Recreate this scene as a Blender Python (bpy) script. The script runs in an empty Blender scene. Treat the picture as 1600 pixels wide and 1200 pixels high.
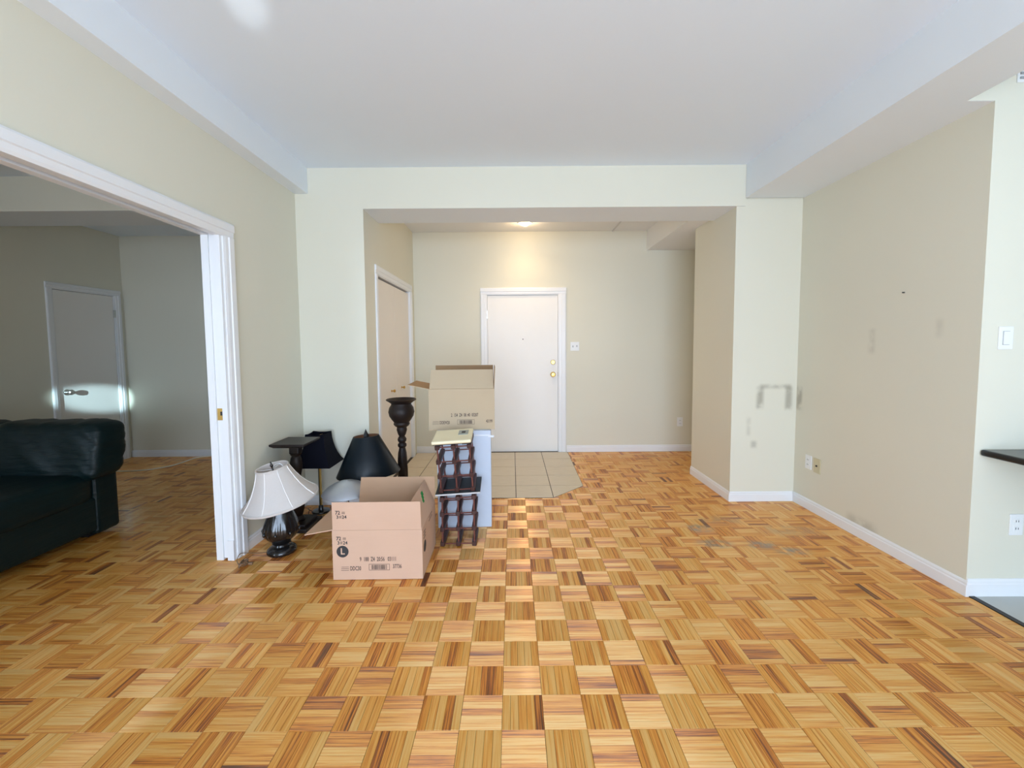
import bpy, bmesh, math, random
from mathutils import Vector, Matrix, noise
R = math.radians
rng = random.Random(11)
S = bpy.context.scene
COL = S.collection

# ------------------------------------------------------------------ camera
F_PX, CX, CY, CAM_H = 667.0, 800.0, 582.0, 1.366
PITCH, ROLL, YAW = R(3.56), R(-0.43), R(0.05)
A_ = Matrix(((1, 0, 0), (0, 0, -1), (0, 1, 0)))
RY = Matrix(((math.cos(YAW), 0, math.sin(YAW)), (0, 1, 0), (-math.sin(YAW), 0, math.cos(YAW))))
RX = Matrix(((1, 0, 0), (0, math.cos(PITCH), -math.sin(PITCH)), (0, math.sin(PITCH), math.cos(PITCH))))
RZ = Matrix(((math.cos(ROLL), -math.sin(ROLL), 0), (math.sin(ROLL), math.cos(ROLL), 0), (0, 0, 1)))
MC = RZ @ RX @ RY @ A_
cam_data = bpy.data.cameras.new('camera')
cam_data.sensor_fit = 'HORIZONTAL'
cam_data.sensor_width = 36.0
cam_data.lens = F_PX * 36.0 / 1600.0
cam_data.shift_y = -(600.0 - CY) / 1600.0
cam_data.clip_start = 0.02
cam = bpy.data.objects.new('camera', cam_data)
COL.objects.link(cam)
rt, up, bk = MC[0], -MC[1], -MC[2]
cam.matrix_world = Matrix(((rt[0], up[0], bk[0], 0), (rt[1], up[1], bk[1], 0), (rt[2], up[2], bk[2], CAM_H), (0, 0, 0, 1)))
S.camera = cam

def project(x, y, z):
    c = MC @ Vector((x, y, z - CAM_H))
    return CX + F_PX * c.x / c.z, CY + F_PX * c.y / c.z, c.z

# ------------------------------------------------------------------ world, daylight through the windows, exposure
W = bpy.data.worlds.new('daylight_sky')
S.world = W
W.use_nodes = True
W.node_tree.nodes['Background'].inputs['Color'].default_value = (0.80, 0.91, 1.0, 1)
W.node_tree.nodes['Background'].inputs['Strength'].default_value = 1.0

def area_light(name, loc, rot, sx, sy, power, color):
    l = bpy.data.lights.new(name, 'AREA')
    l.shape = 'RECTANGLE'; l.size = sx; l.size_y = sy; l.energy = power; l.color = color
    o = bpy.data.objects.new(name, l); COL.objects.link(o)
    o.location = loc; o.rotation_euler = rot
    return o
DAY = (0.60, 0.765, 1.0)
# each fills the opening of an assumed window built further down in wall_back
area_light('window_daylight_living', (0.35, -2.62, 1.08), (R(90), 0, 0), 3.3, 2.05, 238, DAY)
area_light('window_daylight_kitchen', (3.55, -2.62, 1.45), (R(90), 0, 0), 1.7, 1.7, 15, DAY)
area_light('window_daylight_bedroom', (-4.40, -2.62, 1.45), (R(90), 0, 0), .75, 1.3, 52, DAY)

def spot(name, loc, target, power, cone, blend, color, radius=0.02):
    l = bpy.data.lights.new(name, 'SPOT')
    l.energy = power; l.spot_size = R(cone); l.spot_blend = blend; l.color = color; l.shadow_soft_size = radius
    o = bpy.data.objects.new(name, l); COL.objects.link(o)
    o.location = loc
    o.rotation_euler = (Vector(target) - Vector(loc)).to_track_quat('-Z', 'Y').to_euler()
    return o
# added narrow spots inside the rooms throw patches standing in for sun glints
spot('added_glint_spot_bedroom', (-2.75, -1.55, 1.75), (-4.82, 4.93, 0.79), 4600, 3.3, 0.8, (0.62, 0.90, 1.0))
spot('added_glint_spot_ceiling', (0.2, -1.5, 0.75), (-1.13, 1.92, 2.85), 380, 3.0, 1.0, (0.85, 0.95, 1.0))

S.view_settings.view_transform = 'Standard'
S.view_settings.look = 'None'
S.view_settings.gamma = 1.0
S.view_settings.use_curve_mapping = False
S.view_settings.exposure = 0.0

# ------------------------------------------------------------------ material helpers
def lin(r, g, b):
    return tuple(((c / 255) / 12.92 if c <= 10 else (((c / 255) + .055) / 1.055) ** 2.4) for c in (r, g, b)) + (1,)

class NT:
    def __init__(s, name):
        s.m = bpy.data.materials.new(name); s.m.use_nodes = True
        s.t = s.m.node_tree; s.b = s.t.nodes['Principled BSDF']; s.out = s.t.nodes['Material Output']
    def n(s, typ, **kw):
        o = s.t.nodes.new(typ)
        for k, v in kw.items():
            if k.startswith('i_'): o.inputs[k[2:].replace('_', ' ')].default_value = v
            else: setattr(o, k, v)
        return o
    def l(s, a, b): s.t.links.new(a, b)
    def math(s, op, a, b=None, clamp=False):
        o = s.n('ShaderNodeMath', operation=op, use_clamp=clamp)
        for i, v in enumerate((a, b)):
            if v is None: continue
            if hasattr(v, 'is_linked') or hasattr(v, 'links'): s.l(v, o.inputs[i])
            else: o.inputs[i].default_value = v
        return o.outputs[0]
    def mix(s, fac, a, b):
        o = s.n('ShaderNodeMix', data_type='RGBA')
        for sock, v in ((o.inputs[0], fac), (o.inputs[6], a), (o.inputs[7], b)):
            if hasattr(v, 'links'): s.l(v, sock)
            else: sock.default_value = v
        return o.outputs[2]
    def smooth(s, v, e0, e1):
        o = s.n('ShaderNodeMapRange', interpolation_type='SMOOTHSTEP')
        s.l(v, o.inputs[0]); o.inputs[1].default_value = e0; o.inputs[2].default_value = e1
        return o.outputs[0]
    def noise(s, scale, detail=3, vec=None, rough=.5):
        o = s.n('ShaderNodeTexNoise', i_Scale=scale, i_Detail=detail, i_Roughness=rough)
        if vec is not None: s.l(vec, o.inputs['Vector'])
        return o.outputs['Fac']
    def bump(s, h, strength, dist=.002):
        o = s.n('ShaderNodeBump', i_Strength=strength, i_Distance=dist)
        s.l(h, o.inputs['Height']); s.l(o.outputs[0], s.b.inputs['Normal'])

def plain(name, col, rough=.5, metal=0, var=.06, scale=30, bump=0, coat=0, spec=.5, bscale=None):
    N = NT(name)
    tc = N.n('ShaderNodeTexCoord').outputs['Object']
    f = N.noise(scale, 4, tc)
    d = tuple(c * (1 - var) for c in col[:3]) + (1,)
    u = tuple(min(1, c * (1 + var)) for c in col[:3]) + (1,)
    N.l(N.mix(f, d, u), N.b.inputs['Base Color'])
    N.b.inputs['Roughness'].default_value = rough
    N.b.inputs['Metallic'].default_value = metal
    N.b.inputs['Coat Weight'].default_value = coat
    N.b.inputs['Specular IOR Level'].default_value = spec
    if bump: N.bump(N.noise(bscale or scale * 4, 3, tc), bump)
    return N.m

def paint(name, col, rough=.55, smudges=()):
    """roller-painted plaster; smudges = list of (axis, u0,u1,z0,z1,strength,hollow) scuffs in world metres"""
    N = NT(name)
    tc = N.n('ShaderNodeTexCoord').outputs['Object']
    f = N.noise(1.3, 3, tc)
    c = N.mix(f, tuple(x * .975 for x in col[:3]) + (1,), tuple(min(1, x * 1.02) for x in col[:3]) + (1,))
    if smudges:
        sp = N.n('ShaderNodeSeparateXYZ'); N.l(tc, sp.inputs[0])
        nz = N.noise(11, 4, tc)
        for ax, u0, u1, z0, z1, st, e in smudges:
            a = sp.outputs[ax]; z = sp.outputs[2]
            m = N.math('MULTIPLY', N.smooth(a, u0 - e, u0 + e), N.smooth(a, u1 + e, u1 - e))
            m = N.math('MULTIPLY', m, N.smooth(z, z0 - e, z0 + e))
            m = N.math('MULTIPLY', m, N.smooth(z, z1 + e, z1 - e))
            m = N.math('MULTIPLY', m, N.smooth(nz, .22, .60))
            m = N.math('MULTIPLY', m, st, True)
            c = N.mix(N.math('MULTIPLY', m, .72), c, lin(128, 122, 104))
    N.l(c, N.b.inputs['Base Color'])
    N.b.inputs['Roughness'].default_value = rough
    N.b.inputs['Specular IOR Level'].default_value = .3
    N.bump(N.noise(260, 2, tc), .06, .001)
    return N.m

CREAM = (0.76, 0.735, 0.61, 1)
M = {}
M['wall'] = paint('cream_wall_paint', CREAM)
M['wall_column'] = paint('cream_wall_paint_scuffed', CREAM, smudges=[
    (0, 2.10, 2.155, .81, 1.00, .8, .022), (0, 2.12, 2.39, .985, 1.02, .55, .018), (0, 2.345, 2.40, .80, 1.00, .75, .02),
    (0, 2.02, 2.05, .58, .74, .35, .02), (0, 2.06, 2.11, .47, .53, .55, .02)])
M['wall_right'] = paint('cream_wall_paint_marked', CREAM, smudges=[
    (1, 3.58, 3.645, .81, 1.0, .7, .02), (1, 2.88, 2.93, 1.30, 1.46, .30, .02), (1, 2.43, 2.47, 1.40, 1.50, .22, .02),
    (1, 2.80, 3.05, .07, .13, .5, .04)])
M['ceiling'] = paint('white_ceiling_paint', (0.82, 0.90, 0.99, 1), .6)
M['ceiling_hall'] = paint('neutral_white_ceiling_paint', (0.84, 0.84, 0.83, 1), .6)
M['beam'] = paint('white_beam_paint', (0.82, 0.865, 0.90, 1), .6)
M['trim'] = plain('white_trim_enamel', (0.85, 0.86, 0.87, 1), .32, var=.015, scale=6)
M['door'] = plain('white_door_enamel', (0.88, 0.855, 0.81, 1), .4, var=.015, scale=4)
M['closet_door'] = plain('off_white_closet_enamel', (0.84, 0.78, 0.71, 1), .42, var=.02, scale=4)
M['plate'] = plain('white_plastic', (0.86, 0.87, 0.86, 1), .35, var=.01)
M['plate_beige'] = plain('beige_plastic', (0.62, 0.56, 0.36, 1), .4, var=.02)
M['slot'] = plain('dark_slot', (0.03, 0.03, 0.03, 1), .6)
M['grey_line'] = plain('grey_plastic', (0.35, 0.37, 0.38, 1), .5)
M['brass'] = plain('polished_brass', (0.62, 0.41, 0.13, 1), .30, 1, .05)
M['nickel'] = plain('brushed_nickel', (0.62, 0.62, 0.60, 1), .32, 1, .08, 60)
M['silver'] = plain('silver_grey_metal', (0.54, 0.58, 0.64, 1), .38, .75, .10, 8)
M['dark_wood'] = plain('espresso_wood', (0.016, 0.010, 0.008, 1), .40, 0, .35, 25, .15, spec=.3)
M['carved_wood'] = plain('carved_dark_brown_wood', (0.020, 0.012, 0.009, 1), .5, 0, .4, 40, .5, bscale=70, spec=.3)
M['rack_wood'] = plain('mahogany_wood', (0.048, 0.014, 0.011, 1), .45, 0, .35, 40, .2)
M['rack_bar'] = plain('reddish_strip', (0.15, 0.045, 0.034, 1), .4, 0, .2, 40)
M['black_gloss'] = plain('black_glazed_resin', (0.010, 0.009, 0.009, 1), .18, 0, .3, 30, coat=.3)
M['black'] = plain('matte_black', (0.012, 0.012, 0.013, 1), .55)
M['black_shade'] = plain('black_satin_shade', (0.002, 0.007, 0.012, 1), .36, 0, .12, 200, .12, spec=.34)
M['navy_shade'] = plain('navy_fabric_shade', (0.003, 0.0035, 0.009, 1), .8, 0, .2, 200, .2, spec=.15)
M['shade_lining'] = plain('brass_coloured_lining', (0.30, 0.15, 0.08, 1), .5)
M['board_edge'] = plain('pale_board_edge', (0.62, 0.62, 0.62, 1), .5)
M['board_black'] = plain('charcoal_laminate', (0.022, 0.026, 0.027, 1), .5, 0, .4, 18, .15)
M['carton_white'] = plain('pale_grey_carton', (0.56, 0.63, 0.74, 1), .6, 0, .03, 9)
M['tape'] = plain('clear_tape', (0.72, 0.77, 0.84, 1), .15)
M['cream_plastic'] = plain('cream_enamel', (0.86, 0.77, 0.52, 1), .4, 0, .03, 12)
M['dial'] = plain('grey_dial_window', (0.30, 0.34, 0.31, 1), .3)
M['cord_brown'] = plain('brown_flex', (0.22, 0.13, 0.07, 1), .4)
M['cord_white'] = plain('ivory_flex', (0.92, 0.84, 0.68, 1), .5)
M['ink'] = plain('printing_ink', (0.035, 0.033, 0.035, 1), .7)
M['ink_soft'] = plain('faded_printing_ink', (0.095, 0.062, 0.050, 1), .7)
M['green'] = plain('green_sticker', (0.01, 0.33, 0.06, 1), .4)
M['counter'] = plain('black_counter_laminate', (0.012, 0.013, 0.014, 1), .22, 0, .3, 80)
M['kitchen_tile'] = plain('pale_grey_vinyl', (0.55, 0.56, 0.53, 1), .4, 0, .08, 5)
M['grout'] = plain('grey_grout', (0.07, 0.055, 0.045, 1), .9)
M['subfloor'] = plain('dark_subfloor', (0.12, 0.07, 0.035, 1), .8)
M['shade_white'] = None

def mat_linen():
    N = NT('ivory_linen_shade')
    tc = N.n('ShaderNodeTexCoord').outputs['Object']
    mp = N.n('ShaderNodeMapping'); mp.inputs['Scale'].default_value = (1, 1, 6); N.l(tc, mp.inputs[0])
    f = N.noise(120, 3, mp.outputs[0])
    N.l(N.mix(f, (0.76, 0.70, 0.65, 1), (0.90, 0.85, 0.81, 1)), N.b.inputs['Base Color'])
    N.b.inputs['Roughness'].default_value = .85
    N.bump(f, .25, .001)
    tr = N.n('ShaderNodeBsdfTranslucent'); tr.inputs[0].default_value = (.85, .82, .80, 1)
    ms = N.n('ShaderNodeMixShader'); ms.inputs[0].default_value = .3
    N.l(N.b.outputs[0], ms.inputs[1]); N.l(tr.outputs[0], ms.inputs[2]); N.l(ms.outputs[0], N.out.inputs['Surface'])
    return N.m
M['shade_white'] = mat_linen()
M['piping'] = plain('ivory_piping', (0.92, 0.88, 0.85, 1), .7, 0, .02)

def mat_card(name, a, b):
    N = NT(name)
    tc = N.n('ShaderNodeTexCoord').outputs['Object']
    mp = N.n('ShaderNodeMapping'); mp.inputs['Scale'].default_value = (1.5, 1.5, 40); N.l(tc, mp.inputs[0])
    f = N.math('ADD', N.math('MULTIPLY', N.noise(5, 4, tc), .7), N.math('MULTIPLY', N.noise(8, 3, mp.outputs[0]), .3))
    N.l(N.mix(f, a, b), N.b.inputs['Base Color'])
    N.b.inputs['Roughness'].default_value = .85
    N.b.inputs['Specular IOR Level'].default_value = .2
    N.bump(N.noise(10, 2, mp.outputs[0]), .10, .001)
    return N.m
M['card'] = mat_card('kraft_cardboard_outside', (0.58, 0.375, 0.265, 1), (0.67, 0.45, 0.325, 1))
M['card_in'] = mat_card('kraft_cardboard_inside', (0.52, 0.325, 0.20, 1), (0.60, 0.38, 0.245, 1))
M['card2'] = mat_card('tan_cardboard_outside', (0.50, 0.39, 0.26, 1), (0.56, 0.44, 0.30, 1))
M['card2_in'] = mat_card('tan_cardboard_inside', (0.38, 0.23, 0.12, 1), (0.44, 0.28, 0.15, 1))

def mat_leather():
    N = NT('dark_green_leather')
    tc = N.n('ShaderNodeTexCoord').outputs['Object']
    f = N.noise(4, 4, tc)
    N.l(N.mix(f, (0.0008, 0.0075, 0.0088, 1), (0.0018, 0.015, 0.017, 1)), N.b.inputs['Base Color'])
    N.b.inputs['Roughness'].default_value = .46
    N.b.inputs['Specular IOR Level'].default_value = .32
    mp = N.n('ShaderNodeMapping'); mp.inputs['Rotation'].default_value = (0, R(38), 0); mp.inputs['Scale'].default_value = (3, 2, 16); N.l(tc, mp.inputs[0])
    N.bump(N.math('ADD', N.math('MULTIPLY', N.noise(2.2, 3, mp.outputs[0]), 1.0), N.math('MULTIPLY', N.noise(160, 3, tc), .05)), .55, .012)
    return N.m
M['leather'] = mat_leather()

def mat_parquet():
    N = NT('oak_parquet_lacquered')
    uv = N.n('ShaderNodeUVMap', uv_map='grain').outputs[0]
    at = N.n('ShaderNodeAttribute', attribute_name='tone')
    sep = N.n('ShaderNodeSeparateColor'); N.l(at.outputs['Color'], sep.inputs[0])
    mp = N.n('ShaderNodeMapping'); mp.inputs['Scale'].default_value = (3.2, 135, 1); N.l(uv, mp.inputs[0])
    g = N.noise(1.0, 5, mp.outputs[0], .62)
    mp2 = N.n('ShaderNodeMapping'); mp2.inputs['Scale'].default_value = (9, 420, 1); N.l(uv, mp2.inputs[0])
    g2 = N.noise(1.0, 3, mp2.outputs[0])
    t = N.math('ADD', sep.outputs[0], N.math('MULTIPLY', N.math('SUBTRACT', g, .5), 2.0))
    t = N.math('ADD', t, N.math('MULTIPLY', N.math('SUBTRACT', g2, .5), .45), True)
    cr = N.n('ShaderNodeValToRGB'); N.l(t, cr.inputs[0])
    e = cr.color_ramp.elements
    e[0].position = 0; e[0].color = lin(254, 200, 116)
    e[1].position = 1; e[1].color = lin(88, 46, 18)
    for p, c in ((.28, lin(248, 175, 72)), (.55, lin(230, 140, 38)), (.80, lin(168, 84, 24))):
        x = e.new(p); x.color = c
    col = cr.outputs[0]
    # worn grey patches where the lacquer has gone
    geo = N.n('ShaderNodeNewGeometry').outputs['Position']
    sp = N.n('ShaderNodeSeparateXYZ'); N.l(geo, sp.inputs[0])
    wn = N.noise(16, 4, geo)
    tot = None
    for (wx, wy, rx, ry) in ((1.38, 3.10, .16, .11), (1.38, 2.855, .17, .10), (1.69, 2.83, .16, .10), (1.84, 2.74, .16, .08), (1.62, 3.25, .28, .12), (2.05, 3.05, .35, .16)):
        dx = N.math('DIVIDE', N.math('SUBTRACT', sp.outputs[0], wx), rx)
        dy = N.math('DIVIDE', N.math('SUBTRACT', sp.outputs[1], wy), ry)
        d = N.math('SQRT', N.math('ADD', N.math('MULTIPLY', dx, dx), N.math('MULTIPLY', dy, dy)))
        m = N.smooth(d, 1.0, .1)
        if rx > .2: m = N.math('MULTIPLY', m, .45)
        tot = m if tot is None else N.math('MAXIMUM', tot, m)
    tot = N.math('MULTIPLY', tot, N.smooth(wn, .30, .60))
    tot = N.math('MULTIPLY', tot, .95)
    col = N.mix(tot, col, lin(166, 146, 124))
    N.l(col, N.b.inputs['Base Color'])
    N.b.inputs['Roughness'].default_value = .5
    N.b.inputs['Specular IOR Level'].default_value = .22
    N.b.inputs['Coat Weight'].default_value = .42
    N.b.inputs['Coat Roughness'].default_value = .11
    N.b.inputs['Coat IOR'].default_value = 1.42
    h = N.math('ADD', N.math('MULTIPLY', g, .35), N.noise(7, 2, geo))
    bp = N.n('ShaderNodeBump', i_Strength=.10, i_Distance=.003); N.l(h, bp.inputs['Height'])
    N.l(bp.outputs[0], N.b.inputs['Normal']); N.l(bp.outputs[0], N.b.inputs['Coat Normal'])
    # fibre sheen of the wood under the lacquer: stretched across the grain
    tan = N.n('ShaderNodeTangent', direction_type='UV_MAP', uv_map='grain')
    gl = N.n('ShaderNodeBsdfAnisotropic', i_Roughness=.66, i_Anisotropy=.93)
    gl.inputs['Rotation'].default_value = SHEEN_ROT
    N.l(tan.outputs[0], gl.inputs['Tangent'])
    N.l(N.mix(.32, col, (1.0, .93, .82, 1)), gl.inputs['Color'])
    ms = N.n('ShaderNodeMixShader'); ms.inputs[0].default_value = SHEEN
    N.l(N.b.outputs[0], ms.inputs[1]); N.l(gl.outputs[0], ms.inputs[2])
    N.l(ms.outputs[0], N.out.inputs['Surface'])
    return N.m
SHEEN, SHEEN_ROT = .40, 0.0
M['parquet'] = mat_parquet()

def mat_tile():
    N = NT('beige_ceramic_tile')
    tc = N.n('ShaderNodeTexCoord').outputs['Object']
    mp = N.n('ShaderNodeMapping'); mp.inputs['Scale'].default_value = (1.2, 14, 1); N.l(tc, mp.inputs[0])
    f = N.noise(6, 5, mp.outputs[0], .65)
    N.l(N.mix(f, lin(198, 182, 156), lin(236, 222, 196)), N.b.inputs['Base Color'])
    N.b.inputs['Roughness'].default_value = .42
    N.bump(f, .08, .002)
    return N.m
M['tile'] = mat_tile()

def mat_emit(name, col, st):
    N = NT(name)
    N.b.inputs['Base Color'].default_value = (.8, .8, .8, 1)
    N.b.inputs['Emission Color'].default_value = col
    N.b.inputs['Emission Strength'].default_value = st
    return N.m
M['bulb'] = mat_emit('glowing_bulb', (1.0, .76, .46, 1), 14)

# ------------------------------------------------------------------ mesh helpers
class MB:
    def __init__(s): s.v = []; s.f = []
    def add(s, vs, fs, mat=None):
        b = len(s.v)
        s.v += [tuple(mat @ Vector(p)) if mat else tuple(p) for p in vs]
        s.f += [tuple(b + i for i in f) for f in fs]
        return s
    def box(s, x0, x1, y0, y1, z0, z1, mat=None):
        vs = [(x0, y0, z0), (x1, y0, z0), (x1, y1, z0), (x0, y1, z0), (x0, y0, z1), (x1, y0, z1), (x1, y1, z1), (x0, y1, z1)]
        return s.add(vs, [(0, 3, 2, 1), (4, 5, 6, 7), (0, 1, 5, 4), (1, 2, 6, 5), (2, 3, 7, 6), (3, 0, 4, 7)], mat)
    def cbox(s, c, d, mat=None):
        return s.box(c[0] - d[0] / 2, c[0] + d[0] / 2, c[1] - d[1] / 2, c[1] + d[1] / 2, c[2] - d[2] / 2, c[2] + d[2] / 2, mat)
    def hexa(s, p, mat=None):      # 8 points, bottom 4 then top 4
        return s.add(p, [(0, 3, 2, 1), (4, 5, 6, 7), (0, 1, 5, 4), (1, 2, 6, 5), (2, 3, 7, 6), (3, 0, 4, 7)], mat)
    def prism(s, poly, z0, z1, mat=None):
        n = len(poly)
        vs = [(x, y, z0) for x, y in poly] + [(x, y, z1) for x, y in poly]
        fs = [tuple(range(n - 1, -1, -1)), tuple(range(n, 2 * n))] + [(i, (i + 1) % n, n + (i + 1) % n, n + i) for i in range(n)]
        return s.add(vs, fs, mat)
    def lathe(s, prof, seg=32, mat=None, mod=None, close=False):
        vs = []; fs = []
        n = len(prof)
        for k in range(seg):
            a = 2 * math.pi * k / seg
            for r, z in prof:
                rr = mod(r, z, a) if mod else r
                vs.append((rr * math.cos(a), rr * math.sin(a), z))
        for k in range(seg):
            k2 = (k + 1) % seg
            for i in range(n - 1 + (1 if close else 0)):
                j = (i + 1) % n
                fs.append((k * n + i, k2 * n + i, k2 * n + j, k * n + j))
        if not close:
            if prof[0][0] > 1e-6: fs.append(tuple(k * n for k in range(seg - 1, -1, -1)))
            if prof[-1][0] > 1e-6: fs.append(tuple(k * n + n - 1 for k in range(seg)))
        return s.add(vs, fs, mat)
    def tube(s, pts, r, seg=8, mat=None):
        pts = [Vector(p) for p in pts]; n = len(pts)
        vs = []; fs = []
        prev = None
        for i, p in enumerate(pts):
            d = (pts[min(i + 1, n - 1)] - pts[max(i - 1, 0)]).normalized()
            ref = prev if prev is not None else (Vector((0, 0, 1)) if abs(d.z) < .9 else Vector((1, 0, 0)))
            u = (ref - d * ref.dot(d)).normalized(); w = d.cross(u); prev = u
            rr = r[i] if isinstance(r, (list, tuple)) else r
            for k in range(seg):
                a = 2 * math.pi * k / seg
                vs.append(p + u * (rr * math.cos(a)) + w * (rr * math.sin(a)))
        for i in range(n - 1):
            for k in range(seg):
                k2 = (k + 1) % seg
                fs.append((i * seg + k, i * seg + k2, (i + 1) * seg + k2, (i + 1) * seg + k))
        fs.append(tuple(range(seg - 1, -1, -1))); fs.append(tuple((n - 1) * seg + k for k in range(seg)))
        return s.add(vs, fs, mat)
    def build(s, name, mat, parent=None, smooth=False, bevel=0, seg=2, loc=None, rot=None, weld=None):
        weld = smooth if weld is None else weld
        me = bpy.data.meshes.new(name)
        me.from_pydata(s.v, [], s.f)
        bm = bmesh.new(); bm.from_mesh(me)
        if weld: bmesh.ops.remove_doubles(bm, verts=bm.verts, dist=1e-6)
        bmesh.ops.recalc_face_normals(bm, faces=bm.faces)
        bm.to_mesh(me); bm.free()
        me.materials.append(M[mat] if isinstance(mat, str) else mat)
        o = bpy.data.objects.new(name, me); COL.objects.link(o)
        if smooth:
            for p in me.polygons: p.use_smooth = True
            try: me.set_sharp_from_angle(angle=R(42))
            except Exception: pass
        if bevel:
            b = o.modifiers.new('bevel', 'BEVEL'); b.width = bevel; b.segments = seg; b.limit_method = 'ANGLE'; b.angle_limit = R(40)
        if loc is not None: o.location = loc
        if rot is not None: o.rotation_euler = rot
        if parent: o.parent = parent
        return o

def tag(o, label, cat, group=None):
    o['label'] = label; o['category'] = cat
    if group: o['group'] = group
    return o
def struct(o, label, cat='room structure'):
    o['kind'] = 'structure'; o['label'] = label; o['category'] = cat
    return o
def empty(name, loc=(0, 0, 0), rot=(0, 0, 0), label=None, cat=None, group=None):
    o = bpy.data.objects.new(name, None); COL.objects.link(o)
    o.location = loc; o.rotation_euler = rot; o.empty_display_size = .1
    if label: tag(o, label, cat, group)
    return o
def child(o, parent, label=None):
    o.parent = parent
    if label: o['label'] = label
    return o
def T(x, y, z): return Matrix.Translation((x, y, z))
def RM(a, ax): return Matrix.Rotation(a, 4, ax)

_fontcache = {}
def text_mesh(name, txt, size, mat, parent, matrix, sx=1.0, align='LEFT'):
    cu = bpy.data.curves.new(name, 'FONT'); cu.body = txt; cu.size = size; cu.align_x = align; cu.align_y = 'CENTER'
    cu.resolution_u = 2; cu.offset = size * .022
    tmp = bpy.data.objects.new(name + '_curve', cu); COL.objects.link(tmp)
    bpy.context.view_layer.update()
    dg = bpy.context.evaluated_depsgraph_get()
    me = bpy.data.meshes.new_from_object(tmp.evaluated_get(dg))
    bpy.data.objects.remove(tmp); bpy.data.curves.remove(cu)
    me.transform(matrix @ Matrix.Diagonal((sx, 1, 1, 1)))
    me.materials.clear(); me.materials.append(M[mat])
    o = bpy.data.objects.new(name, me); COL.objects.link(o)
    if parent: o.parent = parent
    return o

# ================================================================== ROOM DIMENSIONS
XL, XLB = -1.80, -1.911        # living-room left wall: our face, bedroom face
XR = 2.44                      # right wall
YC = 3.65                      # plane of the columns / cross beam
YE = 5.42                      # entry wall
YK = 2.23                      # kitchen return wall
YB = -2.65                     # window wall behind the camera
XBED, YBED = -4.82, 5.33
ZC = 2.85
XCL = -1.235                   # closet wall in the hall

# ------------------------------------------------------------------ floors
fl = struct(MB().box(-4.9, 2.46, YB - .1, 5.6, -.10, -.0035).build('floor', 'subfloor'), 'honey oak parquet floor of six-inch blocks', 'floor')
P = .1525
GX, GY = -.047, 1.440
TILE_POLY = [(XCL, 3.763), (.36, 3.763), (.678, 4.08), (.70, YE), (XCL, YE)]
def in_poly(x, y, poly):
    c = False; n = len(poly)
    for i in range(n):
        x1, y1 = poly[i]; x2, y2 = poly[(i + 1) % n]
        if (y1 > y) != (y2 > y) and x < (x2 - x1) * (y - y1) / (y2 - y1) + x1: c = not c
    return c
def room_cell(x, y):
    if x < XLB and not (XBED - .1 < x and YB < y < YBED + .1): return False
    if x > 2.52: return False
    if y > 3.70 and x < XLB + .1 and y > YBED + .1: return False
    if y > 3.72 and XLB < x < XCL - .1: return False
    if y > 3.75 and y < 4.4 and x > 1.95: return False
    if y > YE + .05 or y < YB: return False
    return True
slatstore = {}
def slat_geo(x0, y0, vert, k, r, dz):
    w = P / 5; g = .00045; t = .0007
    if vert: a0, a1, b0, b1 = x0 + k * w, x0 + (k + 1) * w, y0, y0 + P
    else: a0, a1, b0, b1 = x0, x0 + P, y0 + k * w, y0 + (k + 1) * w
    ee = r.uniform(.0, .0005)
    if vert: b0 += ee; b1 -= r.uniform(0, .0006)
    else: a0 += ee; a1 -= r.uniform(0, .0006)
    zt = dz
    vs = [(a0 + g, b0 + g, -.0035), (a1 - g, b0 + g, -.0035), (a1 - g, b1 - g, -.0035), (a0 + g, b1 - g, -.0035),
          (a0 + g, b0 + g, zt - t), (a1 - g, b0 + g, zt - t), (a1 - g, b1 - g, zt - t), (a0 + g, b1 - g, zt - t),
          (a0 + g + t, b0 + g + t, zt), (a1 - g - t, b0 + g + t, zt), (a1 - g - t, b1 - g - t, zt), (a0 + g + t, b1 - g - t, zt)]
    fs = [(8, 9, 10, 11), (4, 5, 9, 8), (5, 6, 10, 9), (6, 7, 11, 10), (7, 4, 8, 11), (0, 1, 5, 4), (1, 2, 6, 5), (2, 3, 7, 6), (3, 0, 4, 7)]
    ou, ov = r.uniform(0, 50), r.uniform(0, 50)
    q = r.random()
    tone = r.uniform(.02, .34) if q < .52 else (r.uniform(.30, .56) if q < .87 else (r.uniform(.56, .72) if q < .988 else r.uniform(.78, .9)))
    def uvf(p): return (p[1] + ou, p[0] + ov) if vert else (p[0] + ou, p[1] + ov)
    return vs, fs, uvf, tone
def slats_object(name, items, parent):
    V = []; Fc = []; U = []; Tn = []
    for vs, fs, uvf, tone in items:
        b = len(V); V += vs
        for f in fs:
            Fc.append(tuple(b + i for i in f))
            for i in f:
                U += list(uvf(vs[i])); Tn += [tone, 0, 0, 1]
    me = bpy.data.meshes.new(name); me.from_pydata(V, [], Fc)
    uv = me.uv_layers.new(name='grain'); uv.data.foreach_set('uv', U)
    ca = me.color_attributes.new('tone', 'FLOAT_COLOR', 'CORNER'); ca.data.foreach_set('color', Tn)
    me.materials.append(M['parquet'])
    o = bpy.data.objects.new(name, me); COL.objects.link(o); o.parent = parent
    return o
cells = []
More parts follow.
